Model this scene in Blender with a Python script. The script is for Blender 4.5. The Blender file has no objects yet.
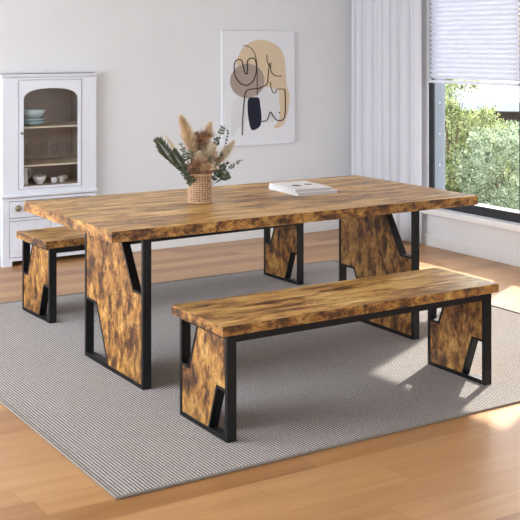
import bpy, bmesh, math, random
from mathutils import Vector, Matrix
R = random.Random(7)
SC = bpy.context.scene
COL = SC.collection

# ------------------------------------------------------------------ helpers
class MB:
    """collects geometry for ONE mesh object"""
    def __init__(s): s.v=[]; s.f=[]
    def add(s, vs, fs):
        n=len(s.v); s.v+= [tuple(v) for v in vs]; s.f+=[tuple(i+n for i in f) for f in fs]; return s
    def box(s, x0,x1,y0,y1,z0,z1):
        v=[(x,y,z) for x in(x0,x1) for y in(y0,y1) for z in(z0,z1)]
        return s.add(v,[(0,1,3,2),(4,6,7,5),(0,4,5,1),(2,3,7,6),(0,2,6,4),(1,5,7,3)])
    def prism(s, pts, fn, a, b):
        """polygon pts extruded from a to b; fn(p, t) -> 3d"""
        n=len(pts); v=[fn(p,a) for p in pts]+[fn(p,b) for p in pts]
        f=[tuple(range(n))[::-1],tuple(range(n,2*n))]+[(i,(i+1)%n,(i+1)%n+n,i+n) for i in range(n)]
        return s.add(v,f)
    def bar(s, p, q, w, x0, x1):
        """flat bar in the YZ plane between p and q, lying on the left of p->q, thickness w, from x0 to x1"""
        d=Vector((q[0]-p[0],q[1]-p[1])).normalized(); n=Vector((-d.y,d.x))*w
        pts=[p,q,(q[0]+n.x,q[1]+n.y),(p[0]+n.x,p[1]+n.y)]
        return s.prism(pts,lambda a,t:(t,a[0],a[1]),x0,x1)
    def tube(s, path, r, n=8, cap=True):
        path=[Vector(p) for p in path]; m=len(path)
        rs=r if isinstance(r,(list,tuple)) else [r]*m
        base=len(s.v); up=Vector((0.13,0.21,0.97))
        for i,p in enumerate(path):
            t=(path[min(i+1,m-1)]-path[max(i-1,0)]).normalized()
            a=t.cross(up)
            if a.length<1e-4: a=t.cross(Vector((1,0,0)))
            a.normalize(); b=t.cross(a)
            for k in range(n):
                an=2*math.pi*k/n; s.v.append(tuple(p+(a*math.cos(an)+b*math.sin(an))*rs[i]))
        for i in range(m-1):
            for k in range(n):
                k2=(k+1)%n; s.f.append((base+i*n+k,base+i*n+k2,base+(i+1)*n+k2,base+(i+1)*n+k))
        if cap:
            s.f.append(tuple(base+k for k in range(n))[::-1]); s.f.append(tuple(base+(m-1)*n+k for k in range(n)))
        return s
    def lathe(s, prof, cx=0, cy=0, n=32):
        base=len(s.v); m=len(prof)
        for r,z in prof:
            for k in range(n):
                a=2*math.pi*k/n; s.v.append((cx+r*math.cos(a),cy+r*math.sin(a),z))
        for i in range(m-1):
            for k in range(n):
                k2=(k+1)%n; s.f.append((base+i*n+k,base+i*n+k2,base+(i+1)*n+k2,base+(i+1)*n+k))
        return s
    def build(s, name, mat, parent=None, bevel=0, smooth=False, seg=2):
        me=bpy.data.meshes.new(name); me.from_pydata(s.v,[],s.f); me.update()
        bm=bmesh.new(); bm.from_mesh(me)
        if len(s.f)<60000: bmesh.ops.recalc_face_normals(bm,faces=bm.faces)
        bm.to_mesh(me); bm.free()
        if smooth:
            for p in me.polygons: p.use_smooth=True
        o=bpy.data.objects.new(name,me); COL.objects.link(o)
        if mat: me.materials.append(mat)
        if parent: o.parent=parent
        if bevel:
            b=o.modifiers.new('Bevel','BEVEL'); b.width=bevel; b.segments=seg; b.limit_method='ANGLE'; b.angle_limit=math.radians(40)
        return o

def tag(o,label=None,cat=None,group=None,kind=None):
    if label: o['label']=label
    if cat: o['category']=cat
    if group: o['group']=group
    if kind: o['kind']=kind
    return o
def empty(name,loc=(0,0,0),rz=0,label=None,cat=None,group=None,kind=None):
    o=bpy.data.objects.new(name,None); COL.objects.link(o); o.location=loc; o.rotation_euler=(0,0,rz); o.empty_display_size=.05
    return tag(o,label,cat,group,kind)
def struct(o): o['kind']='structure'; return o

# ------------------------------------------------------------------ materials
def newmat(name):
    m=bpy.data.materials.new(name); m.use_nodes=True; nt=m.node_tree
    b=nt.nodes['Principled BSDF']; return m,nt,b
def N(nt,t,**k):
    n=nt.nodes.new(t)
    for a,v in k.items():
        if a in n.inputs.keys(): n.inputs[a].default_value=v
        else: setattr(n,a,v)
    return n
def L(nt,a,b): nt.links.new(a,b)
def ramp(nt,fac,stops,interp='LINEAR'):
    r=nt.nodes.new('ShaderNodeValToRGB'); r.color_ramp.interpolation=interp
    e=r.color_ramp.elements
    while len(e)<len(stops): e.new(.5)
    for x,(p,c) in zip(e,stops): x.position=p; x.color=(*c,1) if len(c)==3 else c
    L(nt,fac,r.inputs['Fac']); return r.outputs['Color']
def srgb(r,g,b):
    f=lambda c:(c/255/12.92 if c/255<=.04045 else ((c/255+.055)/1.055)**2.4)
    return (f(r),f(g),f(b))
def plain(name,col,rough=.5,metal=0,var=.06,scale=30,bump=0,spec=.5):
    m,nt,b=newmat(name)
    tc=N(nt,'ShaderNodeTexCoord'); no=N(nt,'ShaderNodeTexNoise',Scale=scale,Detail=4.0)
    L(nt,tc.outputs['Object'],no.inputs['Vector'])
    c=ramp(nt,no.outputs['Fac'],[(.3,tuple(x*(1-var) for x in col)),(.7,tuple(min(1,x*(1+var)) for x in col))])
    L(nt,c,b.inputs['Base Color']); b.inputs['Roughness'].default_value=rough; b.inputs['Metallic'].default_value=metal
    b.inputs['Specular IOR Level'].default_value=spec
    if bump:
        bp=N(nt,'ShaderNodeBump',Strength=bump,Distance=.002); L(nt,no.outputs['Fac'],bp.inputs['Height']); L(nt,bp.outputs['Normal'],b.inputs['Normal'])
    return m
def math_(nt,op,a,b=None):
    n=nt.nodes.new('ShaderNodeMath'); n.operation=op
    for i,x in enumerate((a,b)):
        if x is None: continue
        if isinstance(x,(int,float)): n.inputs[i].default_value=x
        else: L(nt,x,n.inputs[i])
    return n.outputs[0]
def rustic(name,grain,strip=None,seed=0.0,stripdir='Y',dark=0.0,rough=.38):
    """rustic brown wood; grain = axis the grain runs along"""
    m,nt,b=newmat(name)
    tc=N(nt,'ShaderNodeTexCoord'); oi=N(nt,'ShaderNodeObjectInfo')
    sp=N(nt,'ShaderNodeSeparateXYZ'); L(nt,tc.outputs['Object'],sp.inputs[0])
    w=math_(nt,'MULTIPLY',oi.outputs['Random'],9.0); w=math_(nt,'ADD',w,seed)
    if strip:
        st=math_(nt,'FLOOR',math_(nt,'DIVIDE',sp.outputs[stripdir],strip)); w=math_(nt,'ADD',w,math_(nt,'MULTIPLY',st,.63))
    mp=N(nt,'ShaderNodeMapping'); L(nt,tc.outputs['Object'],mp.inputs['Vector'])
    k={'X':(.22,1,1),'Z':(1,1,.58),'E':(.62,.62,1)}[grain]; mp.inputs['Scale'].default_value=k
    def noise(scale,det,rough_,dist,off):
        n=N(nt,'ShaderNodeTexNoise',noise_dimensions='4D',Scale=scale,Detail=det,Roughness=rough_,Distortion=dist)
        L(nt,mp.outputs['Vector'],n.inputs['Vector']); L(nt,math_(nt,'ADD',w,off),n.inputs['W']); return n.outputs['Fac']
    a=noise({'X':19,'Z':18,'E':20}[grain],10,.72,.35,0.0)
    base=ramp(nt,a,[(.385,srgb(58,34,15)),(.45,srgb(112,69,29)),(.51,srgb(168,116,54)),(.585,srgb(201,152,80)),(.68,srgb(221,182,116))] if grain!='X' else [(.36,srgb(78,47,20)),(.43,srgb(134,90,42)),(.485,srgb(188,141,76)),(.55,srgb(216,174,105)),(.65,srgb(232,202,144))])
    c2=noise(4.5,6,.6,.8,7.7)     # large tone drift
    cm=ramp(nt,c2,[(.36,(.60,.54,.47)),(.47,(.92,.90,.88)),(.58,(1.06,1.06,1.04))])
    m0=N(nt,'ShaderNodeMix',data_type='RGBA',blend_type='MULTIPLY'); m0.inputs['Factor'].default_value=1; L(nt,base,m0.inputs['A']); L(nt,cm,m0.inputs['B']); base=m0.outputs['Result']
    bl=noise(30,8,.75,1.0,3.3)
    blm=ramp(nt,bl,[(.40+dark,(1,1,1)),(.45+dark,(0,0,0))])
    fs=noise(75,5,.6,.6,5.1); blm2=ramp(nt,fs,[(.34+dark*2,(1,1,1)),(.40+dark*2,(0,0,0))]); blm=math_(nt,'MAXIMUM',blm,blm2)
    mx=N(nt,'ShaderNodeMix',data_type='RGBA',blend_type='MIX'); mx.inputs['B'].default_value=(*srgb(48,28,14),1)
    L(nt,base,mx.inputs['A']); L(nt,math_(nt,'MULTIPLY',blm,.85),mx.inputs['Factor'])
    # fine grain streaks
    mp2=N(nt,'ShaderNodeMapping'); L(nt,tc.outputs['Object'],mp2.inputs['Vector'])
    mp2.inputs['Scale'].default_value={'X':(.06,1,1),'Z':(1,1,.07),'E':(.08,.08,1)}[grain]
    g=N(nt,'ShaderNodeTexNoise',noise_dimensions='4D',Scale=110.0,Detail=4.0,Roughness=.6); L(nt,mp2.outputs['Vector'],g.inputs['Vector']); L(nt,w,g.inputs['W'])
    gm=ramp(nt,g.outputs['Fac'],[(.3,(.70,.66,.60)),(.6,(1.05,1.05,1.05))])
    mu=N(nt,'ShaderNodeMix',data_type='RGBA',blend_type='MULTIPLY'); mu.inputs['Factor'].default_value=.75
    L(nt,mx.outputs['Result'],mu.inputs['A']); L(nt,gm,mu.inputs['B'])
    L(nt,mu.outputs['Result'],b.inputs['Base Color'])
    b.inputs['Roughness'].default_value=rough
    bp=N(nt,'ShaderNodeBump',Strength=.15,Distance=.001); L(nt,g.outputs['Fac'],bp.inputs['Height']); L(nt,bp.outputs['Normal'],b.inputs['Normal'])
    return m
W_TOP=rustic('rustic_wood_top','X',strip=.135,dark=-.025,rough=.36)
W_LEG=rustic('rustic_wood_upright','Z',dark=.0,rough=.5,seed=4.0)
W_EDGE=rustic('rustic_wood_edge','E',dark=.0,rough=.42,seed=2.0)
BLACK=plain('black_powder_coat',srgb(13,13,15),rough=.42,var=.15,scale=60,spec=.35)
WHITEP=plain('white_cabinet_paint',srgb(226,229,238),rough=.45,var=.02,scale=6)
TRIMW=plain('white_trim_paint',srgb(232,232,232),rough=.4,var=.02,scale=6)
WALL=plain('wall_paint',srgb(224,225,228),rough=.85,var=.02,scale=2.5,bump=.05)
CEIL=plain('ceiling_paint',srgb(238,238,236),rough=.9,var=.01)
DARKI=plain('cabinet_interior',srgb(196,178,164),rough=.7,var=.05,scale=8)
SHELF=plain('shelf_edge_wood',srgb(226,212,190),rough=.5,var=.05)
CERAM=plain('white_ceramic',srgb(232,230,228),rough=.25,var=.01)
BLUEC=plain('pale_blue_glaze',srgb(196,216,220),rough=.25,var=.03)
BLUEC2=plain('grey_blue_glaze',srgb(160,184,190),rough=.3,var=.03)
BRASS=plain('aged_brass',srgb(150,140,112),rough=.4,metal=.6,var=.1)
FRAMEB=plain('black_window_frame',srgb(34,38,44),rough=.4,var=.08)
FRAMEG=plain('grey_window_reveal',srgb(140,146,158),rough=.5,var=.04)
PAPERW=plain('white_paper',srgb(236,235,238),rough=.55,var=.01)
PAPERE=plain('page_edges',srgb(205,200,198),rough=.8,var=.08,scale=200)
PRINTG=plain('grey_print',srgb(90,88,92),rough=.6,var=.4,scale=40)
PRINTL=plain('pale_grey_print',srgb(178,178,184),rough=.6,var=.05)
CANVAS=plain('canvas_white',srgb(226,228,234),rough=.8,var=.01)
P_TAN=plain('paint_tan',srgb(214,194,166),rough=.85,var=.04,scale=60)
P_GREY=plain('paint_taupe',srgb(164,150,140),rough=.85,var=.06,scale=60)
P_NAVY=plain('paint_navy',srgb(14,16,42),rough=.8,var=.2,scale=50)
P_PALE=plain('paint_pale_grey',srgb(216,217,221),rough=.85,var=.02)
P_INK=plain('ink_black',srgb(22,22,28),rough=.7,var=.1)
RATTAN=plain('rattan',srgb(204,166,132),rough=.6,var=.25,scale=90)
RATTAN_D=plain('rattan_gap_shade',srgb(84,52,34),rough=.8,var=.2,scale=60)  # dark lining colour paints in the shade of the weave gaps
PAMPAS=plain('pampas_beige',srgb(226,200,166),rough=.9,var=.12,scale=40)
PAMPAS2=plain('pampas_cream',srgb(232,218,192),rough=.9,var=.1,scale=40)
DRIED=plain('dried_brown_grass',srgb(180,138,110),rough=.9,var=.2,scale=60)
STEM=plain('dry_stem',srgb(150,128,86),rough=.8,var=.1)
EUCA=plain('eucalyptus_green',srgb(92,104,84),rough=.6,var=.22,scale=30)
FERN=plain('dark_palm_green',srgb(84,90,68),rough=.6,var=.2,scale=30)
def foliage(name,c1,c2,c3):
    m,nt,b=newmat(name); tc=N(nt,'ShaderNodeTexCoord'); no=N(nt,'ShaderNodeTexNoise',Scale=14.0,Detail=5.0,Roughness=.8); L(nt,tc.outputs['Object'],no.inputs['Vector'])
    L(nt,ramp(nt,no.outputs['Fac'],[(.40,tuple(x*.6 for x in c1)),(.5,c2),(.62,c3)]),b.inputs['Base Color']); b.inputs['Roughness'].default_value=.5
    tr=N(nt,'ShaderNodeBsdfTranslucent'); L(nt,b.inputs['Base Color'].links[0].from_socket,tr.inputs['Color'])
    ms=N(nt,'ShaderNodeMixShader'); ms.inputs[0].default_value=.35
    L(nt,b.outputs[0],ms.inputs[1]); L(nt,tr.outputs[0],ms.inputs[2]); L(nt,ms.outputs[0],nt.nodes['Material Output'].inputs['Surface']); return m
LEAF=foliage('shrub_leaf',srgb(62,84,46),srgb(150,164,104),srgb(224,226,176))
LEAF2=foliage('silver_shrub_leaf',srgb(60,88,60),srgb(154,174,142),srgb(226,232,212))
BARK=plain('bark',srgb(110,90,70),rough=.9,var=.2)
def cloth(name,col,tfac):
    m,nt,b=newmat(name); b.inputs['Base Color'].default_value=(*col,1); b.inputs['Roughness'].default_value=.9
    tc=N(nt,'ShaderNodeTexCoord'); wv=N(nt,'ShaderNodeTexNoise',Scale=400.0); L(nt,tc.outputs['Object'],wv.inputs['Vector'])
    L(nt,ramp(nt,wv.outputs['Fac'],[(.3,tuple(c*.96 for c in col)),(.7,col)]),b.inputs['Base Color'])
    tr=N(nt,'ShaderNodeBsdfTranslucent'); tr.inputs['Color'].default_value=(*col,1)
    ms=N(nt,'ShaderNodeMixShader'); ms.inputs[0].default_value=tfac
    L(nt,b.outputs[0],ms.inputs[1]); L(nt,tr.outputs[0],ms.inputs[2]); L(nt,ms.outputs[0],nt.nodes['Material Output'].inputs['Surface']); return m
CURT=cloth('curtain_linen',srgb(244,245,250),.45)
BLIND=cloth('blind_fabric',srgb(236,238,246),.3)
def glass(name,tint=(1,1,1),gl=.6):
    m,nt,b=newmat(name); nt.nodes.remove(b)
    t=N(nt,'ShaderNodeBsdfTransparent'); t.inputs['Color'].default_value=(*tint,1)
    g=N(nt,'ShaderNodeBsdfGlossy'); g.inputs['Roughness'].default_value=.02
    lw=N(nt,'ShaderNodeLayerWeight',Blend=.5)
    fa=math_(nt,'ADD',math_(nt,'MULTIPLY',math_(nt,'POWER',lw.outputs['Facing'],5.0),gl),.025 if gl>.5 else .01)
    ms=N(nt,'ShaderNodeMixShader'); L(nt,fa,ms.inputs[0]); L(nt,t.outputs[0],ms.inputs[1]); L(nt,g.outputs[0],ms.inputs[2])
    L(nt,ms.outputs[0],nt.nodes['Material Output'].inputs['Surface']); return m
GLASS=glass('window_glass'); GLASSC=glass('cabinet_glass',(.97,.97,.97)); GLASST=glass('glassware',(.965,.965,.97),.5)
# floor boards: run along X
def floor_mat():
    m,nt,b=newmat('oak_floor'); tc=N(nt,'ShaderNodeTexCoord')
    br=N(nt,'ShaderNodeTexBrick',Scale=1.0); br.offset=0; br.offset_frequency=1; br.squash=1
    for k,v in {'Brick Width':1.15,'Row Height':.135,'Mortar Size':.001,'Mortar Smooth':.1,'Bias':0.0}.items(): br.inputs[k].default_value=v
    br.inputs['Color1'].default_value=(0,0,0,1); br.inputs['Color2'].default_value=(1,1,1,1); br.inputs['Mortar'].default_value=(.5,.5,.5,1)
    sp=N(nt,'ShaderNodeSeparateXYZ'); L(nt,tc.outputs['Object'],sp.inputs[0])
    wn=N(nt,'ShaderNodeTexWhiteNoise',noise_dimensions='1D'); L(nt,math_(nt,'FLOOR',math_(nt,'DIVIDE',sp.outputs['Y'],.135)),wn.inputs['W'])
    cb_=N(nt,'ShaderNodeCombineXYZ'); L(nt,math_(nt,'ADD',sp.outputs['X'],math_(nt,'MULTIPLY',wn.outputs['Value'],1.15)),cb_.inputs[0]); L(nt,sp.outputs['Y'],cb_.inputs[1])
    L(nt,cb_.outputs[0],br.inputs['Vector'])
    mp=N(nt,'ShaderNodeMapping'); mp.inputs['Scale'].default_value=(.16,1.6,1); L(nt,tc.outputs['Object'],mp.inputs['Vector'])
    no=N(nt,'ShaderNodeTexNoise',noise_dimensions='4D',Scale=9.0,Detail=6.0,Roughness=.6,Distortion=.6); L(nt,mp.outputs['Vector'],no.inputs['Vector'])
    L(nt,math_(nt,'MULTIPLY',br.outputs['Color'],7.0),no.inputs['W'])
    v=math_(nt,'ADD',math_(nt,'MULTIPLY',br.outputs['Color'],.42),math_(nt,'MULTIPLY',no.outputs['Fac'],.62))
    col=ramp(nt,v,[(.18,srgb(150,103,60)),(.5,srgb(178,130,82)),(.85,srgb(202,157,108))])
    mo=N(nt,'ShaderNodeMix',data_type='RGBA'); mo.inputs['B'].default_value=(*srgb(120,80,50),1); L(nt,col,mo.inputs['A']); L(nt,math_(nt,'MULTIPLY',br.outputs['Fac'],.35),mo.inputs['Factor'])
    L(nt,mo.outputs['Result'],b.inputs['Base Color']); b.inputs['Roughness'].default_value=.34
    bp=N(nt,'ShaderNodeBump',Strength=.06,Distance=.002); L(nt,no.outputs['Fac'],bp.inputs['Height']); L(nt,bp.outputs['Normal'],b.inputs['Normal'])
    return m
FLOOR=floor_mat()
def rug_mat():
    m,nt,b=newmat('woven_rug'); tc=N(nt,'ShaderNodeTexCoord'); sp=N(nt,'ShaderNodeSeparateXYZ'); L(nt,tc.outputs['Object'],sp.inputs[0])
    P=.0135
    fx=math_(nt,'FRACT',math_(nt,'DIVIDE',sp.outputs['X'],P)); tri=math_(nt,'ABSOLUTE',math_(nt,'SUBTRACT',fx,.5))   # .5 at groove, 0 on rib
    row=math_(nt,'FLOOR',math_(nt,'DIVIDE',sp.outputs['X'],P))
    fy=math_(nt,'FRACT',math_(nt,'ADD',math_(nt,'DIVIDE',sp.outputs['Y'],.011),math_(nt,'MULTIPLY',row,.5)))
    st=math_(nt,'ABSOLUTE',math_(nt,'SUBTRACT',fy,.5))
    v=math_(nt,'ADD',math_(nt,'MULTIPLY',tri,1.5),math_(nt,'MULTIPLY',st,.35))
    no=N(nt,'ShaderNodeTexNoise',Scale=120.0,Detail=3.0); L(nt,tc.outputs['Object'],no.inputs['Vector'])
    v=math_(nt,'ADD',v,math_(nt,'MULTIPLY',math_(nt,'SUBTRACT',no.outputs['Fac'],.5),.35))
    c=ramp(nt,v,[(.22,srgb(196,192,190)),(.5,srgb(144,136,131)),(.8,srgb(74,67,63))])
    L(nt,c,b.inputs['Base Color']); b.inputs['Roughness'].default_value=.95; b.inputs['Specular IOR Level'].default_value=.15
    return m
RUG=rug_mat()
RUGE=plain('rug_binding',srgb(140,132,124),rough=.95,var=.25,scale=220)

# ------------------------------------------------------------------ room shell
XR,YB=3.685,3.22           # right wall plane, back wall plane
XL,YF,ZC=-3.6,-6.2,2.65
struct(MB().box(XL-.2,XR+.3,YF-.2,YB+.5,-.1,0).build('floor',FLOOR))
struct(MB().box(XL-.2,XR+.3,YF-.2,YB+.5,ZC,ZC+.1).build('ceiling',CEIL))
cx0,cx1,ct=.60,1.325,1.35   # built-in cabinet niche
wb=MB().box(XL-.2,cx0,YB,YB+.42,0,ZC).box(cx1,XR+.3,YB,YB+.42,0,ZC).box(cx0,cx1,YB,YB+.42,ct,ZC).box(cx0,cx1,YB+.40,YB+.42,0,ct)
struct(wb.build('wall_back',WALL))
# right wall with one long window opening
wy0,wy1,wz0,wz1=.22,2.235,.305,2.06
wr=MB().box(XR,XR+.117,wy1,YB,0,ZC).box(XR,XR+.117,YF,wy0,0,ZC).box(XR,XR+.117,wy0,wy1,0,wz0).box(XR,XR+.117,wy0,wy1,wz1,ZC)
struct(wr.build('wall_right',WALL))
# left wall with a big window opening, wall behind the camera with another, added for fill light
wl=MB().box(XL-.2,XL,2.6,YB,0,ZC).box(XL-.2,XL,YF,-.4,0,ZC).box(XL-.2,XL,-.4,2.6,0,.3).box(XL-.2,XL,-.4,2.6,2.35,ZC)
struct(wl.build('wall_left',WALL))
wf=MB().box(XL,-2.6,YF-.2,YF,0,ZC).box(2.6,XR,YF-.2,YF,0,ZC).box(-2.6,2.6,YF-.2,YF,0,.3).box(-2.6,2.6,YF-.2,YF,2.35,ZC)
struct(wf.build('wall_front',WALL))
def bb(name,segs):
    m=MB()
    for x0,x1,y0,y1 in segs:
        m.box(x0,x1,y0,y1,0,.085); 
    return struct(m.build(name,TRIMW,bevel=.004))
bb('baseboard_back',[(XL,cx0-.002,YB-.014,YB),(cx1+.002,XR,YB-.014,YB)])
bb('baseboard_right',[(XR-.014,XR,YF,YB-.014)])
bb('baseboard_left',[(XL,XL+.014,YF,YB-.014)])

# window 1 (under the blind) and window 2 (its neighbour)
def window(name,y0,y1):
    e=empty(name,(XR,0,0)); struct(e)
    f=MB(); X0,X1=-.004,.012
    # front frame (black)
    f.box(X0,X1,y1-.055,y1,wz0,wz1).box(X0,X1,y0,y0+.03,wz0,wz1).box(X0,X1,y0+.03,y1-.055,wz0,wz0+.068).box(X0,X1,y0+.03,y1-.055,wz1-.05,wz1)
    f.build('window_frame',FRAMEB,e,bevel=.002)
    g=MB(); g.box(.0125,.115,y1-.053,y1,wz0,wz1).box(.0125,.115,y0,y0+.028,wz0,wz1).box(.0125,.115,y0+.028,y1-.053,wz0,wz0+.066).box(.0125,.115,y0+.028,y1-.053,wz1-.05,wz1)
    g.build('window_reveal',FRAMEG,e)
    s=MB()
    for z in (.62,.86,1.10):
        s.box(.055,.065,y1-.056,y1-.0531,z,z+.012)
    s.build('window_screw',TRIMW,e)
    MB().box(.088,.094,y0+.03,y1-.055,wz0+.068,wz1-.05).build('window_pane',GLASS,e)
    return e
window('window_1',1.25,wy1); window('window_2',wy0,1.245)
struct(MB().box(XR-.075,XR-.0002,wy0-.05,2.30,.258,.300).build('sill_right',TRIMW,bevel=.004))

# pleated blind over window 1
bl=empty('pleated_blind',(3.66,0,0),label='white pleated cellular blind drawn halfway down the right window',cat='blind')
prof=[];z=2.03;i=0
while z>1.285:
    prof.append((-.012 if i%2 else .008,z)); z-=.0175; i+=1
m=MB(); y0,y1=1.262,2.192
back=[(x+.004 if i%2 else x+.03,z) for i,(x,z) in enumerate(prof)]
m.prism(prof+back[::-1],lambda p,t:(p[0],t,p[1]),y0,y1); m.build('blind_fabric',BLIND,bl)
MB().box(-.014,.012,y0,y1,1.262,1.284).build('bottom_rail',BLIND,bl,bevel=.002)
MB().box(-.02,.014,y0,y1,2.035,2.055).build('head_rail',TRIMW,bl,bevel=.002)
MB().box(-.018,-.013,y1+.002,y1+.012,1.262,2.055).box(-.018,.012,y1+.004,y1+.008,1.262,2.055).build('side_guide',TRIMW,bl)
for k in range(21): MB().box(-.0145,-.006,y1-.020,y1-.008,1.30+k*.035,1.30+k*.035+.014).build('cord_hole_dot',FRAMEG,bl)  # small dark boxes stand in for the holes along the pleat edge

# curtain
m=MB(); n=260; c=[]
Y0,Y1=3.115,2.265
def cshape(t,z):
    amp=.034*(.75+.35*math.sin(t*9+1)); ph=t*2*math.pi*7.3+.9*math.sin(t*11)
    zz=z/ZC
    return 3.605+amp*math.sin(ph+.12*zz)*(1-.15*zz)-.01*math.cos(2*ph), Y0+(Y1-Y0)*(t+.018*math.sin(2*ph)*1)
NZ=12
for j in range(NZ+1):
    z=.018+(2.56-.018)*j/NZ
    for i in range(n+1):
        x,y=cshape(i/n,z); m.v.append((x,y,z))
for j in range(NZ):
    for i in range(n):
        a=j*(n+1)+i; m.f.append((a,a+1,a+n+2,a+n+1))
cu=empty('curtain',(0,0,0),label='long white linen curtain hanging in soft folds by the window',cat='curtain')
o=m.build('curtain_panel',CURT,cu,smooth=True); sm=o.modifiers.new('Solid','SOLIDIFY'); sm.thickness=.002
MB().tube([(3.60,3.2,2.585),(3.60,1.0,2.585)],.012,12).build('curtain_rod',TRIMW,cu)
for i in range(14):
    y=3.08-i*.06; MB().tube([(3.60+.0165*math.cos(a),y,2.575+.0165*math.sin(a)) for a in [k*math.pi/8 for k in range(17)]],.002,6,False).build('curtain_ring',TRIMW,cu)
for o in cu.children: o.visible_shadow=True

# ------------------------------------------------------------------ rug
def make_rug():
    x0,x1,y0,y1=-.356,2.70,-.823,2.13; P=.0135
    base=empty('area_rug',(x0,y0,0),label='large grey ribbed woven rug under the table and benches',cat='rug')
    W,D=x1-x0,y1-y0; nr=int(W/P); m=MB(); ys=[.012,D-.012]
    k=0; xs=[]
    for r in range(1,nr-1):
        for t,h in((0,.0030),(.25,.0053),(.5,.0062),(.75,.0053)): xs.append(((r+t)*P,h))
    for x,h in xs:
        for y in ys: m.v.append((x,y,h))
    for i in range(len(xs)-1): m.f.append((2*i,2*i+2,2*i+3,2*i+1))
    m.build('rug_pile',RUG,base)
    MB().box(.004,W-.004,.004,D-.004,0.0005,.0028).build('rug_backing',RUGE,base)
    # bound edge: twisted cord all round
    b=MB()
    def cord(p,q):
        p,q=Vector(p),Vector(q); Ln=(q-p).length; d=(q-p)/Ln; s=Vector((-d.y,d.x,0)); n=int(Ln/.006)
        pts=[];rs=[]
        for i in range(n+1):
            pts.append(p+d*(Ln*i/n)); rs.append(.0058 if i%3 else .0045)
        b.tube(pts,rs,7)
    z=.0058
    cord((.006,.006,z),(W-.006,.006,z)); cord((W-.006,.006,z),(W-.006,D-.006,z)); cord((W-.006,D-.006,z),(.006,D-.006,z)); cord((.006,D-.006,z),(.006,.006,z))
    b.build('rug_binding',RUGE,base,smooth=True)
    return base
make_rug()
ZR=.0062    # top of the rug

# ------------------------------------------------------------------ table & benches
def top_slab(name,Lx,W,z0,z1,parent,mat):
    o=MB().box(0,Lx,0,W,z0,z1).build(name,mat,parent,bevel=.0025); o.data.materials.append(W_EDGE)
    for p in o.data.polygons:
        if abs(p.normal.z)<.5: p.material_index=1
    return o
def side_frame(parent,x0,bw,y0,FW,H,kind):
    """steel loop + wood panel with two cut corners; plane YZ"""
    t=.019; x1=x0+bw
    m=MB()
    m.box(x0,x1,y0,y0+t,0,H).box(x0,x1,y0+FW-t,y0+FW,0,H).box(x0,x1,y0+t,y0+FW-t,0,t).box(x0,x1,y0+t,y0+FW-t,H-t,H)
    if kind=='table':
        a=[(.0,.42),(.11,.42),(.285,H)]      # opening at the front, top
        b=[(FW,.295),(FW-.145,.295),(.368,0)]  # opening at the back, bottom
        A=[(t,.42),(.11,.42),(.28,H-t)]; B=[(FW-t,.295),(FW-.145,.295),(.378,t)]
        poly=[(t,t),(.378,t),(FW-.145,.295),(FW-t,.295),(FW-t,H-t),(.28,H-t),(.11,.42),(t,.42)]
    else:
        A=[(t,.205),(.088,.205),(.155,t)]    # front, bottom
        B=[(FW-t,.212),(FW-.083,.212),(.238,H-t)]   # back, top
        poly=[(.155,t),(FW-t,t),(FW-t,.212),(FW-.083,.212),(.238,H-t),(t,H-t),(t,.205),(.088,.205)]
    th=.012
    # steel strips lining the cut edges (offset into the opening)
    for seq,into in ((A,1),(B,1)):
        for p,q in zip(seq[:-1],seq[1:]):
            c=((FW if seq is B else 0),( (H if kind=='table' else 0) if seq is A else (0 if kind=='table' else H)))
            d=Vector((q[0]-p[0],q[1]-p[1])); n=Vector((-d.y,d.x)); mid=Vector(((p[0]+q[0])/2,(p[1]+q[1])/2))
            if n.dot(Vector(c)-mid)<0: p,q=q,p
            m.bar((p[0]+y0,p[1]),(q[0]+y0,q[1]),th,x0+.0005,x1-.0005)
    f=m.build('side_frame',BLACK,parent,bevel=.0015)
    w=MB().prism([(p[0]+y0,p[1]) for p in poly],lambda a,s:(s,a[0],a[1]),x0+.003,x1-.003)
    w.build('side_panel',W_LEG,f)
    return f
def make_bench(name,loc,rz,Lx,label):
    e=empty(name,loc,rz,label,'bench','rustic wooden benches with black frames')
    H=.422; W=.428; ZT=.465-ZR
    H=ZT-.040
    top_slab('seat',Lx,W,ZT-.040,ZT,e,W_TOP)
    side_frame(e,.029,.043,.017,.393,H,'bench'); side_frame(e,Lx-.029-.043,.043,.017,.393,H,'bench')
    for y in(.017,.017+.393-.019):
        MB().box(.0725,Lx-.0725,y,y+.019,H-.032,H-.0003).build('rail',BLACK,e,bevel=.001)
    return e
T=empty('dining_table',(0,0,ZR),0,'long rustic brown wooden dining table with black metal side frames','table')
TL,TW=2.087,1.06
Ht=.765-ZR-.048
top_slab('tabletop',TL,TW,Ht,Ht+.048,T,W_TOP)
side_frame(T,.239,.042,.188,.66,Ht,'table'); side_frame(T,TL-.239-.042,.042,.188,.66,Ht,'table')
for y in(.188,.188+.66-.019):
    MB().box(.2815,TL-.2815,y,y+.019,Ht-.030,Ht-.0003).build('rail',BLACK,T,bevel=.001)
make_bench('dining_bench',(.1985,-.593,ZR),0,1.456,'rustic wooden bench in front of the table, nearest the viewer on the rug')
make_bench('dining_bench',(.288,1.505,ZR),math.radians(2.3),1.815,'rustic wooden bench behind the table, its end beside the white cabinet')

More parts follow.
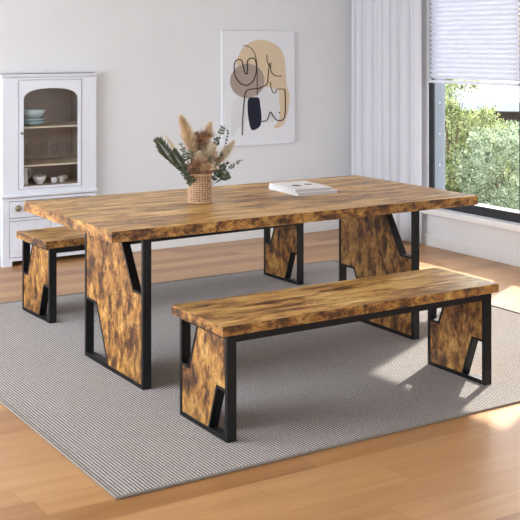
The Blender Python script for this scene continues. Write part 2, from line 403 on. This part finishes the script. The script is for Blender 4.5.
# ------------------------------------------------------------------ books on the table
def book(name,p,ang,w,d,h,z,label,cover):
    e=empty(name,(p[0],p[1],z),ang,label,'book','white books stacked on the table')
    MB().box(.004,w-.003,.003,d-.003,.0022,h-.0022).build('pages',PAPERE,e)
    c=MB().box(0,w,0,d,0,.002).box(0,w,0,d,h-.002,h).box(0,.003,0,d,.002,h-.002)
    cv=c.build('cover',PAPERW,e,bevel=.0006)
    if cover:
        def blob(cx,cy,rx,ry,n=14):
            mm=MB(); pts=[(cx+rx*math.cos(2*math.pi*k/n)*(1+.22*math.sin(k*2.3)),cy+ry*math.sin(2*math.pi*k/n)*(1+.2*math.cos(k*1.7))) for k in range(n)]
            mm.prism(pts,lambda a,t:(a[0],a[1],t),h+.0001,h+.0004); mm.build('cover_picture',PRINTG,cv)
        blob(w*.36,d*.45,.026,.032); blob(w*.72,d*.52,.024,.022)
        mm=MB()
        for k in range(7): mm.box(-.0006,-.0001,.03+k*.036,.045+k*.036,.008,.012)
        for k in range(3): mm.box(.02+k*.045,.045+k*.045,.020,.024,h+.0001,h+.0004)
        mm.build('print_marks',PRINTL,cv)['kind']='stuff'
    return e
ba=-.085
book('book',(1.273,.480),ba,.245,.325,.017,.765,'white paperback book at the bottom of the two on the table',False)
book('book',(1.262,.488),ba-.015,.222,.300,.018,.7822,'white book with dark cover pictures, on top of the other book',True)

# ------------------------------------------------------------------ vase and dried bouquet
VX,VY=.735,.560
VZ=.765
v=empty('woven_vase',(VX,VY,VZ),0,'small cylindrical woven rattan vase in the middle of the table','vase')
VR,VH=.056,.142
m=MB()
for j in range(15):
    z=.006+j*(VH-.012)/14
    pts=[]
    for k in range(97):
        a=2*math.pi*k/96; rr=VR+.0022*math.sin(a*12+(math.pi if j%2 else 0)); pts.append((rr*math.cos(a),rr*math.sin(a),z))
    m.tube(pts,.0030,6,False)
m.build('woven_strands',RATTAN,v,smooth=True)
m=MB()
for k in range(24):
    a=2*math.pi*(k+.5)/24; pts=[((VR+.0025*math.sin(z*300))*math.cos(a),(VR+.0025*math.sin(z*300))*math.sin(a),z) for z in [i*VH/12 for i in range(13)]]
    m.tube(pts,.0026,5)
m.build('upright_stakes',RATTAN,v,smooth=True)
MB().lathe([(0,.002),(VR-.004,.002),(VR-.004,VH-.004),(VR-.008,VH-.004),(VR-.008,.006),(0,.006)],n=40).build('lining',RATTAN_D,v,smooth=False)
for nm,z in(('base_ring',.005),('rim',VH)): MB().tube([((VR+.002)*math.cos(2*math.pi*k/48),(VR+.002)*math.sin(2*math.pi*k/48),z) for k in range(49)],.005,8,False).build(nm,RATTAN,v,smooth=True)

def bez(p0,p1,p2,t): return p0*(1-t)**2+p1*2*t*(1-t)+p2*t*t
def stem_path(tip,bend,n=14,r0=None):
    a=math.atan2(tip.y,tip.x); rr=min(.03,tip.xy.length*.25)
    p0=Vector((-rr*.6*math.cos(a),-rr*.6*math.sin(a),.012)); p1=Vector((tip.x*bend,tip.y*bend,max(.16,tip.z*.62)))
    return [bez(p0,p1,tip,i/n) for i in range(n+1)]
def grow(path,t):
    i=min(len(path)-2,int(t*(len(path)-1))); f=t*(len(path)-1)-i; return path[i].lerp(path[i+1],f),(path[i+1]-path[i]).normalized()
def strip(m,p,d,L_,w,droop=.0,n=3):
    side=d.cross(Vector((R.uniform(-1,1),R.uniform(-1,1),R.uniform(-1,1))));
    if side.length<1e-3: return
    side.normalize(); b=len(m.v); q=p.copy(); dd=d.copy()
    for i in range(n+1):
        ww=w*(1-i/n)*.5+.0001; m.v.append(tuple(q-side*ww)); m.v.append(tuple(q+side*ww))
        q=q+dd*(L_/n); dd=(dd+Vector((0,0,-droop))).normalized()
    for i in range(n): m.f.append((b+2*i,b+2*i+1,b+2*i+3,b+2*i+2))
def rnd3(): return Vector((R.gauss(0,1),R.gauss(0,1),R.gauss(0,1))).normalized()
def plume(tip,bend,start,width,mat,label,nh=900):
    e=empty('pampas_plume',(VX,VY,VZ),0,label,'dried grass','dried pampas plumes in the vase')
    tip=Vector(tip); path=stem_path(tip,bend); MB().tube(path,.0014,5).build('stem',STEM,e)
    m=MB()
    for k in range(nh):
        t=start+(1-start)*R.random()**.85; p,d=grow(path,min(t,.999)); u=(t-start)/(1-start)
        prof=min(1,u*3.2+.35)*(1.08-u)**.55
        o=rnd3(); o=(o-d*o.dot(d)).normalized()
        dd=(d*(.85+.5*u)+o*.85*R.uniform(.15,1)).normalized()
        strip(m,p,dd,width*prof*R.uniform(.7,1.3),.0026,R.uniform(0,.18))
    m.build('plume',mat,e); return e
plume((-.104,.0,.425),.25,.5,.075,PAMPAS,'tall upright beige pampas plume at the left of the bouquet',2200)
plume((-.060,.04,.365),.15,.45,.075,PAMPAS,'beige pampas plume leaning just right of the tallest plume',1800)
plume((.075,.03,.385),.2,.5,.065,PAMPAS,'beige pampas plume standing right of centre in the bouquet',1800)
plume((.185,-.01,.290),.45,.5,.06,PAMPAS2,'pale pampas plume leaning far out to the right',1600)
plume((.050,-.04,.275),.3,.4,.085,PAMPAS2,'full creamy pampas plume low in the middle of the bouquet',2200)
plume((-.030,-.045,.245),.3,.4,.07,PAMPAS2,'short cream pampas plume at the front left of the bouquet',1600)
plume((.01,.05,.335),.2,.45,.07,DRIED,'brownish pampas plume behind the centre of the bouquet',1600)
# spiky dried flower heads
def spiky(tip,r,label,n=260,mat=DRIED):
    e=empty('dried_flower',(VX,VY,VZ),0,label,'dried flower','spiky dried flowers in the vase')
    tip=Vector(tip); MB().tube(stem_path(tip,.3),.0014,5).build('stem',STEM,e); m=MB()
    for k in range(n):
        d=rnd3(); d.z=abs(d.z)*.8-.05; d.normalize(); strip(m,tip,d,r*R.uniform(.6,1.1),.0038,.04)
    m.build('flower_head',mat,e); return e
spiky((.0,.0,.300),.07,'brown spiky dried flower at the top middle of the bouquet')
spiky((-.035,-.05,.190),.068,'brown spiky dried flower above the vase rim, front left')
spiky((.055,-.03,.205),.068,'brown spiky dried flower above the vase rim, right side')
spiky((.01,-.062,.170),.055,'beige dried flower low in front of the vase rim',300,PAMPAS)
spiky((.045,.02,.325),.058,'brown spiky dried flower behind the creamy plume')
# skirt of dried grass at the rim
e=empty('dried_grass_skirt',(VX,VY,VZ),0,'fine brown dried grass spreading over the vase rim','dried grass'); m=MB()
for k in range(900):
    a=R.uniform(0,2*math.pi); rr=R.uniform(.01,.045); p=Vector((rr*math.cos(a),rr*math.sin(a),VH-.02))
    d=Vector((math.cos(a)*R.uniform(.2,.95),math.sin(a)*R.uniform(.2,.95),1)).normalized(); strip(m,p,d,R.uniform(.05,.105),.0024,R.uniform(0,.22),4)
m.build('grass_blades',DRIED,e)['kind']='stuff'
def leaf(m,p,d,nrm,L_,W_):
    s=d.cross(nrm); 
    if s.length<1e-3: return
    s.normalize(); b=len(m.v)
    up=s.cross(d)*L_*.08
    for q in(p,p+d*L_*.3+s*W_*.5-up,p+d*L_*.72+s*W_*.42-up,p+d*L_,p+d*L_*.72-s*W_*.42-up,p+d*L_*.3-s*W_*.5-up): m.v.append(tuple(q))
    m.f+= [(b,b+1,b+2,b+3),(b,b+3,b+4,b+5)]
def sprig(tip,bend,start,n,L_,W_,label,mat=EUCA):
    e=empty('eucalyptus_sprig',(VX,VY,VZ),0,label,'sprig','eucalyptus sprigs in the vase')
    tip=Vector(tip); path=stem_path(tip,bend,18); MB().tube(path,.0012,5).build('stem',mat,e); m=MB()
    for k in range(n):
        t=start+(1-start)*k/(n-1); p,d=grow(path,min(t,.999)); o=rnd3(); o=(o-d*o.dot(d)).normalized()
        s=1-.45*(t-start)/(1-start)
        for sg in(1,-1): leaf(m,p,(o*sg+d*.55).normalized(),d.cross(o),L_*s*R.uniform(.8,1.15),W_*s)
    m.build('leaves',mat,e); return e
sprig((.150,.02,.375),.45,.4,15,.030,.019,'green eucalyptus sprig rising at the right behind the pale plume')
sprig((.120,.05,.30),.4,.3,15,.032,.021,'green eucalyptus sprig just right of the bouquet centre')
sprig((.235,-.02,.200),.55,.5,12,.022,.012,'thin green sprig reaching farthest to the right')
sprig((.125,-.07,.125),.95,.4,15,.034,.017,'leafy green sprig drooping at the lower right of the vase')
sprig((.15,-.02,.19),.7,.4,14,.034,.018,'leafy green sprig spreading right above the vase rim')
sprig((-.165,-.02,.235),.6,.45,13,.022,.011,'thin green sprig reaching left below the palm leaf')
sprig((-.105,-.05,.140),.9,.4,13,.030,.014,'leafy green sprig drooping at the lower left of the vase')
sprig((-.070,-.03,.260),.5,.3,14,.032,.019,'green eucalyptus sprig in the middle left of the bouquet')
sprig((.03,-.06,.230),.5,.4,13,.028,.017,'green eucalyptus sprig in front of the brown flower')
# bleached grass spikes
def wisp(tip,label):
    e=empty('bleached_grass_stem',(VX,VY,VZ),0,label,'dried grass','pale grass stems at the left of the bouquet')
    tip=Vector(tip); path=stem_path(tip,.5); MB().tube(path,.001,5).build('stem',PAMPAS2,e); m=MB()
    for k in range(160):
        p,d=grow(path,.55+.44*R.random()); o=rnd3(); o=(o-d*o.dot(d)).normalized(); strip(m,p,(d+o*.45).normalized(),.024,.003,.05)
    m.build('spikelets',PAMPAS2,e)
wisp((-.200,-.01,.345),'pale grass stem above the palm leaf, uppermost of the two')
wisp((-.165,-.02,.300),'pale grass stem between the palm leaves, lower of the two')
# palm leaves to the left
def palm(tip,bend,label,n=24,wid=.075,mat=FERN):
    e=empty('palm_leaf',(VX,VY,VZ),0,label,'leaf','palm leaves in the vase')
    tip=Vector(tip); path=stem_path(tip,bend,18); MB().tube(path,.0016,5).build('stem',mat,e); m=MB()
    for k in range(n):
        t=.45+.54*k/(n-1); p,d=grow(path,t); u=k/(n-1); s=d.cross(Vector((.15,1,.1))).normalized()
        for sg in(1,-1): strip_dir=(d*1.1+s*sg*.62).normalized(); leaf(m,p,strip_dir,Vector((0,-1,.1)),wid*math.sin(math.pi*(.15+.75*u))*R.uniform(.8,1.2),.0075)
    m.build('leaflets',mat,e); return e
palm((-.235,.01,.325),.55,'dark green palm leaf fanning out to the upper left',17,.066)
palm((-.165,-.03,.265),.55,'shorter dark palm leaf below the longest one',15,.066)

sprig((-.095,.03,.300),.5,.3,15,.032,.018,'dark green sprig between the palm leaf and the tall plume')
sprig((-.13,-.04,.200),.7,.3,14,.032,.018,'broad leafy green sprig left of the vase rim')
sprig((.09,-.06,.240),.6,.35,14,.028,.017,'green sprig between the creamy plume and the pale right plume')

# ------------------------------------------------------------------ wall art
pw,ph=.686,.916; px0,pz0=2.391,.749
art=empty('abstract_painting',(px0,YB-.026,pz0),0,'abstract line art canvas with tan, taupe and navy shapes on the wall','painting')
MB().box(0,pw,0,.024,0,ph).build('canvas',CANVAS,art,bevel=.003)
A=lambda q:((q[0]-47)/295*pw,(498-q[1])/458*ph)
def smooth_closed(pts,k=5):
    n=len(pts);out=[]
    for i in range(n):
        p0,p1,p2,p3=[Vector(pts[(i+j-1)%n]) for j in range(4)]
        for s in range(k):
            t=s/k; out.append(tuple(.5*((2*p1)+(p2-p0)*t+(2*p0-5*p1+4*p2-p3)*t*t+(3*p1-p0-3*p2+p3)*t**3)))
    return out
def smooth_open(pts,k=6):
    pts=[pts[0]]+list(pts)+[pts[-1]];out=[]
    for i in range(len(pts)-3):
        p0,p1,p2,p3=[Vector(p) for p in pts[i:i+4]]
        for s in range(k):
            t=s/k; out.append(tuple(.5*((2*p1)+(p2-p0)*t+(2*p0-5*p1+4*p2-p3)*t*t+(3*p1-p0-3*p2+p3)*t**3)))
    return out+[tuple(pts[-1])]
def shape(name,pts,mat,lay):
    MB().prism([A(q) for q in smooth_closed(pts)],lambda a,t:(a[0],t,a[1]),-.0004*lay,-.0004*lay-.0004).build(name,mat,art)
shape('pale_shape',[(205,262),(275,275),(276,340),(262,398),(215,408),(203,360),(120,420),(85,460),(88,330),(140,290)],P_PALE,1)
shape('tan_shape',[(106,175),(114,135),(135,102),(170,82),(207,76),(248,88),(282,113),(299,155),(304,210),(308,262),(319,300),(317,350),(306,395),(290,424),(268,433),(256,428),(272,405),(280,370),(277,320),(272,280),(240,268),(212,262),(190,250),(150,235)],P_TAN,2)
shape('taupe_circle',[(147+69*math.cos(a*math.pi/8),240+68*math.sin(a*math.pi/8)) for a in range(16)],P_GREY,3)
shape('navy_shape',[(150,312),(172,306),(193,310),(199,340),(204,385),(199,420),(178,436),(163,434),(154,408),(148,360)],P_NAVY,4)
def line(pts,w=2.6):
    q=smooth_open(pts); m=MB(); s=w/400*.95
    path=[(A(a)[0],-.0024,A(a)[1]) for a in q]
    m.tube(path,s*.55,6); return m
ink=MB()
for pts,w in (([(96,215),(94,185),(98,163),(110,155),(123,158),(129,180),(136,205),(141,212),(147,207),(146,175),(148,158),(162,150),(175,153),(182,172),(182,205),(172,236),(150,256),(125,253),(105,234),(96,215)],3.4),
    ([(130,100),(150,103),(166,116),(179,142),(185,180),(186,240),(186,300)],2.2),
    ([(226,137),(226,160),(233,178),(241,184)],2.6),([(243,168),(241,195),(248,212),(264,222),(286,223)],2.6),
    ([(236,170),(233,200),(230,228),(228,248),(216,262),(190,271),(160,273),(143,280),(136,298),(132,340),(127,400),(126,455)],3.2),
    ([(240,245),(243,270),(252,290),(262,288),(267,276),(300,277)],2.4),
    ([(300,277),(302,330),(300,382),(290,401),(272,403),(256,391),(244,371),(238,369),(233,384),(225,400),(205,404)],3.4),
    ([(276,370),(279,371)],5),
    ([(66,430),(70,436)],3),([(66,440),(72,446),(68,450)],3),([(64,456),(70,459)],3),([(62,466),(66,470),(61,474)],3),([(58,482),(64,484)],3.2),([(57,491),(61,497)],3)):
    mm=line(pts,w); ink.add(mm.v,mm.f)
ink.build('ink_lines',P_INK,art)

# ------------------------------------------------------------------ built-in white cabinet
cab=empty('display_cabinet',(0,3.17,0),0,'white built-in display cabinet with arched glass door on the back wall','cabinet')
X0,X1=.612,1.317; D=.435
m=MB()
# carcass (hollow)
m.box(X0,X0+.02,.02,D,0,1.33).box(X1-.02,X1,.02,D,0,1.33).box(X0+.02,X1-.02,.02,D,1.30,1.33).box(X0+.02,X1-.02,.02,D,.475,.50)
# face stiles & rails
m.box(X0,.727,0,.02,.50,1.33).box(1.202,X1,0,.02,.50,1.33).box(.727,1.202,0,.02,1.305,1.33).box(.727,1.202,0,.02,.50,.535)
m.box(X0,.66,0,.02,.035,.475).box(1.27,X1,0,.02,.035,.475).box(.66,1.27,0,.02,.455,.475).box(.66,1.27,0,.02,.318,.334).box(.66,1.27,0,.02,.035,.06)
m.box(X0,X0+.07,0,.02,0,.035).box(X1-.07,X1,0,.02,0,.035).box(X0+.02,X1-.02,.02,D,.035,.05)
cb=m.build('body',WHITEP,cab,bevel=.002)
MB().box(X0+.02,X1-.02,D-.012,D,.05,1.30).box(X0+.0201,X0+.024,.03,D-.012,.50,1.30).box(X1-.024,X1-.0201,.03,D-.012,.50,1.30).box(X0+.024,X1-.024,.021,D-.012,.5001,.552).box(X0+.024,X1-.024,.021,D-.012,1.296,1.2999).build('inner_lining',DARKI,cab)
m=MB(); m.prism([(0,1.318),(-.012,1.326),(-.02,1.340),(-.02,1.346),(.03,1.346),(.03,1.318)],lambda p,t:(t,p[0],p[1]),X0-.012,X1+.006)
m.build('crown',WHITEP,cab,bevel=.001)
m=MB(); m.prism([(.0,.478),(-.012,.482),(-.016,.488),(-.016,.498),(.0,.503)],lambda p,t:(t,p[0],p[1]),X0-.010,X1+.004)
m.build('ledge',WHITEP,cab,bevel=.001)
MB().box(X0+.024,X1-.024,.03,D-.012,.960,.970).build('shelf',SHELF,cab)
MB().box(X0+.024,X1-.024,.03,D-.012,.688,.698).build('shelf',SHELF,cab)
# door with arched opening
gx0,gx1,gz0,gs,gt=.763,1.175,.552,1.165,1.244
dx0,dx1,dz0,dz1=.732,1.197,.538,1.302
arch=[]
for k in range(25):
    a=math.pi*k/24; ex=.62
    cxm=(gx0+gx1)/2; rx=(gx1-gx0)/2
    ca,sa=math.cos(a),math.sin(a)
    arch.append((cxm-rx*math.copysign(abs(ca)**.8,ca),gs+(gt-gs)*sa**.9 if sa>1e-6 else gs))
m=MB(); y0,y1=-.004,.016
m.box(dx0,gx0,y0,y1,dz0,dz1).box(gx1,dx1,y0,y1,dz0,dz1).box(gx0,gx1,y0,y1,dz0,gz0)
for (xa,za),(xb,zb) in zip(arch[:-1],arch[1:]):
    if xb-xa<1e-6: continue
    m.prism([(xa,za),(xb,zb),(xb,dz1),(xa,dz1)],lambda p,t:(p[0],t,p[1]),y0,y1)
door=m.build('door',WHITEP,cab)
MB().prism([(gx0,gz0),(gx1,gz0)]+arch[::-1],lambda p,t:(p[0],t,p[1]),.004,.007).build('glass_pane',GLASSC,door)
m=MB(); m.lathe([(0,0),(.006,0),(.005,.008),(.010,.014),(.010,.020),(.006,.024),(0,.025)],n=16)
kn=m.build('knob',BRASS,door,smooth=True); kn.rotation_euler=(math.pi/2,0,0); kn.location=(.745,-.004,.932)
dr=MB().box(.664,1.266,-.004,.016,.338,.451).build('drawer',WHITEP,cab,bevel=.003)
m=MB(); m.lathe([(0,0),(.009,0),(.008,.010),(.022,.018),(.024,.024),(.016,.030),(0,.032)],n=20)
kn=m.build('knob',BRASS,dr,smooth=True); kn.rotation_euler=(math.pi/2,0,0); kn.location=(.715,-.004,.408)
for a,b in((.664,.963),(.967,1.266)):
    MB().box(a,b,-.004,.016,.064,.314).box(a+.04,b-.04,-.008,-.0041,.104,.274).build('lower_door',WHITEP,cab,bevel=.002)

# things inside the cabinet
def bowl(x,y,z,r,h,mat,label,name='bowl',cat='bowl',group=None):
    m=MB().lathe([(0,0),(r*.45,0),(r*.5,h*.08),(r*.82,h*.5),(r,h),(r-.004,h),(r*.78,h*.52),(r*.46,h*.16),(0,h*.12)],n=28)
    o=m.build(name,mat,smooth=True); o.location=(x,y,z); return tag(o,label,cat,group)
s1,s2,s3=.9701,.6981,.5521
yb=3.30
bowl(.868,yb,s1,.105,.036,BLUEC2,'grey blue bowl at the bottom of the stack on the top cabinet shelf',group='bowls in the cabinet')
bowl(.868,yb,s1+.018,.105,.040,BLUEC2,'middle grey blue bowl of the stack on the top cabinet shelf',group='bowls in the cabinet')
bowl(.866,yb,s1+.042,.106,.078,BLUEC,'pale blue white bowl on top of the stack in the cabinet',group='bowls in the cabinet')
# glasses on middle shelf
def wineglass(x,y,z,h,label):
    m=MB().lathe([(0,0),(.026,0),(.026,.003),(.004,.008),(.0035,h*.42),(.012,h*.46),(.028,h*.62),(.030,h*.78),(.025,h),(.0235,h),(.0285,h*.78),(.0265,h*.63),(.011,h*.485),(0,h*.48)],n=20)
    o=m.build('wine_glass',GLASST,smooth=True); o.location=(x,y,z)
    return tag(o,label,'glass','stemmed glasses on the middle shelf')
names=['leftmost','second from left','third from left','fourth from left','third from right','second from right','rightmost']
for i,nm in enumerate(names):
    wineglass(.80+i*.058,3.27+(.05 if i%2 else 0),s2,.150 if i%2 else .140,'clear stemmed glass on the middle cabinet shelf, '+nm+' in the row')
# pitcher
pt=empty('pitcher',(.800,3.29,s3),0,'white ceramic pitcher at the left of the bottom cabinet shelf','pitcher')
MB().lathe([(0,0),(.036,0),(.038,.01),(.036,.06),(.034,.108),(.038,.122),(.035,.122),(.031,.106),(.033,.06),(.033,.012),(0,.008)],n=28).build('body',CERAM,pt,smooth=True)
MB().tube([(.030,0,.112),(.052,0,.118),(.062,0,.095),(.055,0,.06),(.032,0,.035)],.0045,8).build('handle',CERAM,pt,smooth=True)
def cup(x,y,z,r,h,label):
    e=empty('cup',(x,y,z),0,label,'cup','white cups on the bottom cabinet shelf')
    MB().lathe([(0,0),(r*.6,0),(r*.75,h*.15),(r*.96,h*.6),(r,h),(r-.003,h),(r*.9,h*.6),(r*.7,h*.2),(0,h*.12)],n=24).build('body',CERAM,e,smooth=True)
    MB().tube([(r*.9,0,h*.8),(r*1.35,0,h*.8),(r*1.4,0,h*.4),(r*.8,0,h*.3)],.003,6).build('handle',CERAM,e,smooth=True); return e
bowl(.922,3.28,s3,.050,.056,CERAM,'white bowl beside the pitcher on the bottom cabinet shelf',group='white bowls by the pitcher')
bowl(.975,3.40,s3,.044,.055,CERAM,'white bowl set back behind the row on the bottom cabinet shelf',group='white bowls by the pitcher')
cup(1.030,3.27,s3,.026,.040,'small white cup on the bottom shelf, right of the white bowl')
cup(1.092,3.29,s3,.026,.042,'small white cup, middle one of three on the bottom shelf')
cup(1.145,3.37,s3,.025,.038,'small white cup on the bottom shelf, nearest the right side')

# ------------------------------------------------------------------ outside
GR=plain('outside_gravel',srgb(118,122,100),rough=.95,var=.25,scale=30)
struct(MB().box(XR+.32,26,-12,26,-.16,-.10).build('ground_outside',GR))
def shrub(x,y,h,rad,n,mat,label,seed,name='shrub',z0=.15):
    rr=random.Random(seed); e=empty(name,(x,y,-.10),0,label,'shrub','leafy shrubs outside the window')
    m=MB()
    for k in range(6):
        a=rr.uniform(0,6.28); q=rad*.6; m.tube([(0,0,0),(q*.2*math.cos(a),q*.2*math.sin(a),h*.35),(q*.7*math.cos(a),q*.7*math.sin(a),h*.7)],[.010,.006,.002],6)
    m.build('branches',BARK,e)
    m=MB()
    clumps=[]
    for k in range(46):
        a=rr.uniform(0,6.28); z=z0+(h-z0)*rr.random(); prof=math.sin(math.pi*(.18+.72*(z-z0)/(h-z0)))**.6
        q=rad*prof*math.sqrt(rr.random()); clumps.append((Vector((q*math.cos(a),q*math.sin(a),z)),rr.uniform(.10,.19)*(rad/.6)**.5))
    for k in range(int(n*1.5)):
        c,cr=clumps[rr.randrange(len(clumps))]
        d=Vector((rr.gauss(0,1),rr.gauss(0,1),rr.gauss(0,1))).normalized()
        p=c+d*cr*rr.random()**.4
        if p.z<.02: continue
        dd=(d+Vector((rr.uniform(-.7,.7),rr.uniform(-.7,.7),rr.uniform(-.2,.8)))).normalized()
        nr=Vector((rr.gauss(0,1),rr.gauss(0,1),rr.gauss(0,1)+.6)).normalized()
        leaf(m,p,dd,nr,rr.uniform(.022,.040),rr.uniform(.010,.016))
    m.build('foliage',mat,e); return e
shrub(4.93,3.36,2.1,.36,9500,LEAF,'tall light green shrub outside, right beside the window frame',1)
shrub(5.35,3.35,.84,.45,6500,LEAF,'low yellow-green shrub outside under the white roof',2)
shrub(4.98,2.75,.85,.40,6000,LEAF2,'silvery green shrub just outside the glass, lowest of them',3)
shrub(5.7,4.7,1.45,.50,7000,LEAF2,'silvery shrub standing behind the tall green shrub',4)
shrub(6.3,4.1,.72,.45,6000,LEAF,'light green shrub outside in front of the shed',5)
# low white-roofed shed beyond the shrubs
ROOFW=plain('white_metal_roof',srgb(146,154,170),rough=.5,var=.02)
EAVE=plain('dark_brown_boards',srgb(66,48,40),rough=.8,var=.2)
sh=empty('garden_shed',(8.9,7.4,-.16),math.radians(-45),'low shed outside with white roof and dark brown board wall','shed')
m=MB()
m.box(-2.6,3.6,.25,3.0,0,.74); m.build('board_wall',EAVE,sh)
m=MB(); m.prism([(0,.80),(0,.87),(3.4,1.55),(3.4,1.48)],lambda p,t:(t,p[0],p[1]),-2.8,3.8); m.build('roof',ROOFW,sh)
m=MB(); m.box(-2.82,3.82,-.03,.0,.77,.89); m.build('gutter',plain('grey_gutter',srgb(190,194,202),rough=.4),sh)

# ------------------------------------------------------------------ light
w=bpy.data.worlds.new('sky'); SC.world=w; w.use_nodes=True; nt=w.node_tree
bg=nt.nodes['Background']; sky=nt.nodes.new('ShaderNodeTexSky'); sky.sky_type='NISHITA'; sky.sun_disc=False; sky.sun_elevation=math.radians(38); sky.sun_rotation=math.radians(60)
sky.air_density=1.2; sky.dust_density=2.5
mxw=nt.nodes.new('ShaderNodeMix'); mxw.data_type='RGBA'; mxw.inputs['Factor'].default_value=.55; mxw.inputs['B'].default_value=(5.2,5.5,6.0,1)
nt.links.new(sky.outputs[0],mxw.inputs['A']); nt.links.new(mxw.outputs['Result'],bg.inputs['Color']); bg.inputs['Strength'].default_value=.62
sd=Vector((.87,.46,.69)).normalized()
su=bpy.data.lights.new('sun','SUN'); su.energy=10.5; su.angle=math.radians(.9); su.color=(1,.94,.84)
so=bpy.data.objects.new('sun',su); COL.objects.link(so); so.rotation_euler=sd.to_track_quat('Z','Y').to_euler(); so.location=(8,5,6)
def area(name,loc,direction,sx,sy,power,col):
    l=bpy.data.lights.new(name,'AREA'); l.shape='RECTANGLE'; l.size=sx; l.size_y=sy; l.energy=power; l.color=col
    o=bpy.data.objects.new(name,l); COL.objects.link(o); o.location=loc; o.rotation_euler=Vector([-c for c in direction]).to_track_quat('Z','Y').to_euler(); return o
area('daylight_left_window',(XL-.05,1.1,1.32),(1,0,-.05),2.95,2.0,165,(.84,.92,1))
area('front_fill_light',(0,YF-.05,1.32),(0,1,-.05),5.0,2.0,20,(.84,.92,1))  # added fill lamp at the unseen opening behind the camera

# ------------------------------------------------------------------ camera
cd=bpy.data.cameras.new('camera'); co=bpy.data.objects.new('camera',cd); COL.objects.link(co); SC.camera=co
co.location=(-1.927,-4.252,1.556); co.rotation_euler=(math.pi/2,0,-.5612)
cd.sensor_width=36; cd.sensor_fit='HORIZONTAL'; cd.lens=1096.6*36/520; cd.shift_x=-1.2/520; cd.shift_y=-215.7/520; cd.clip_end=100; cd.clip_start=.05
SC.view_settings.view_transform='Standard'; SC.view_settings.look='None'; SC.view_settings.gamma=1; SC.view_settings.use_curve_mapping=False
SC.view_settings.exposure=0.24
SC.cycles.transparent_max_bounces=32
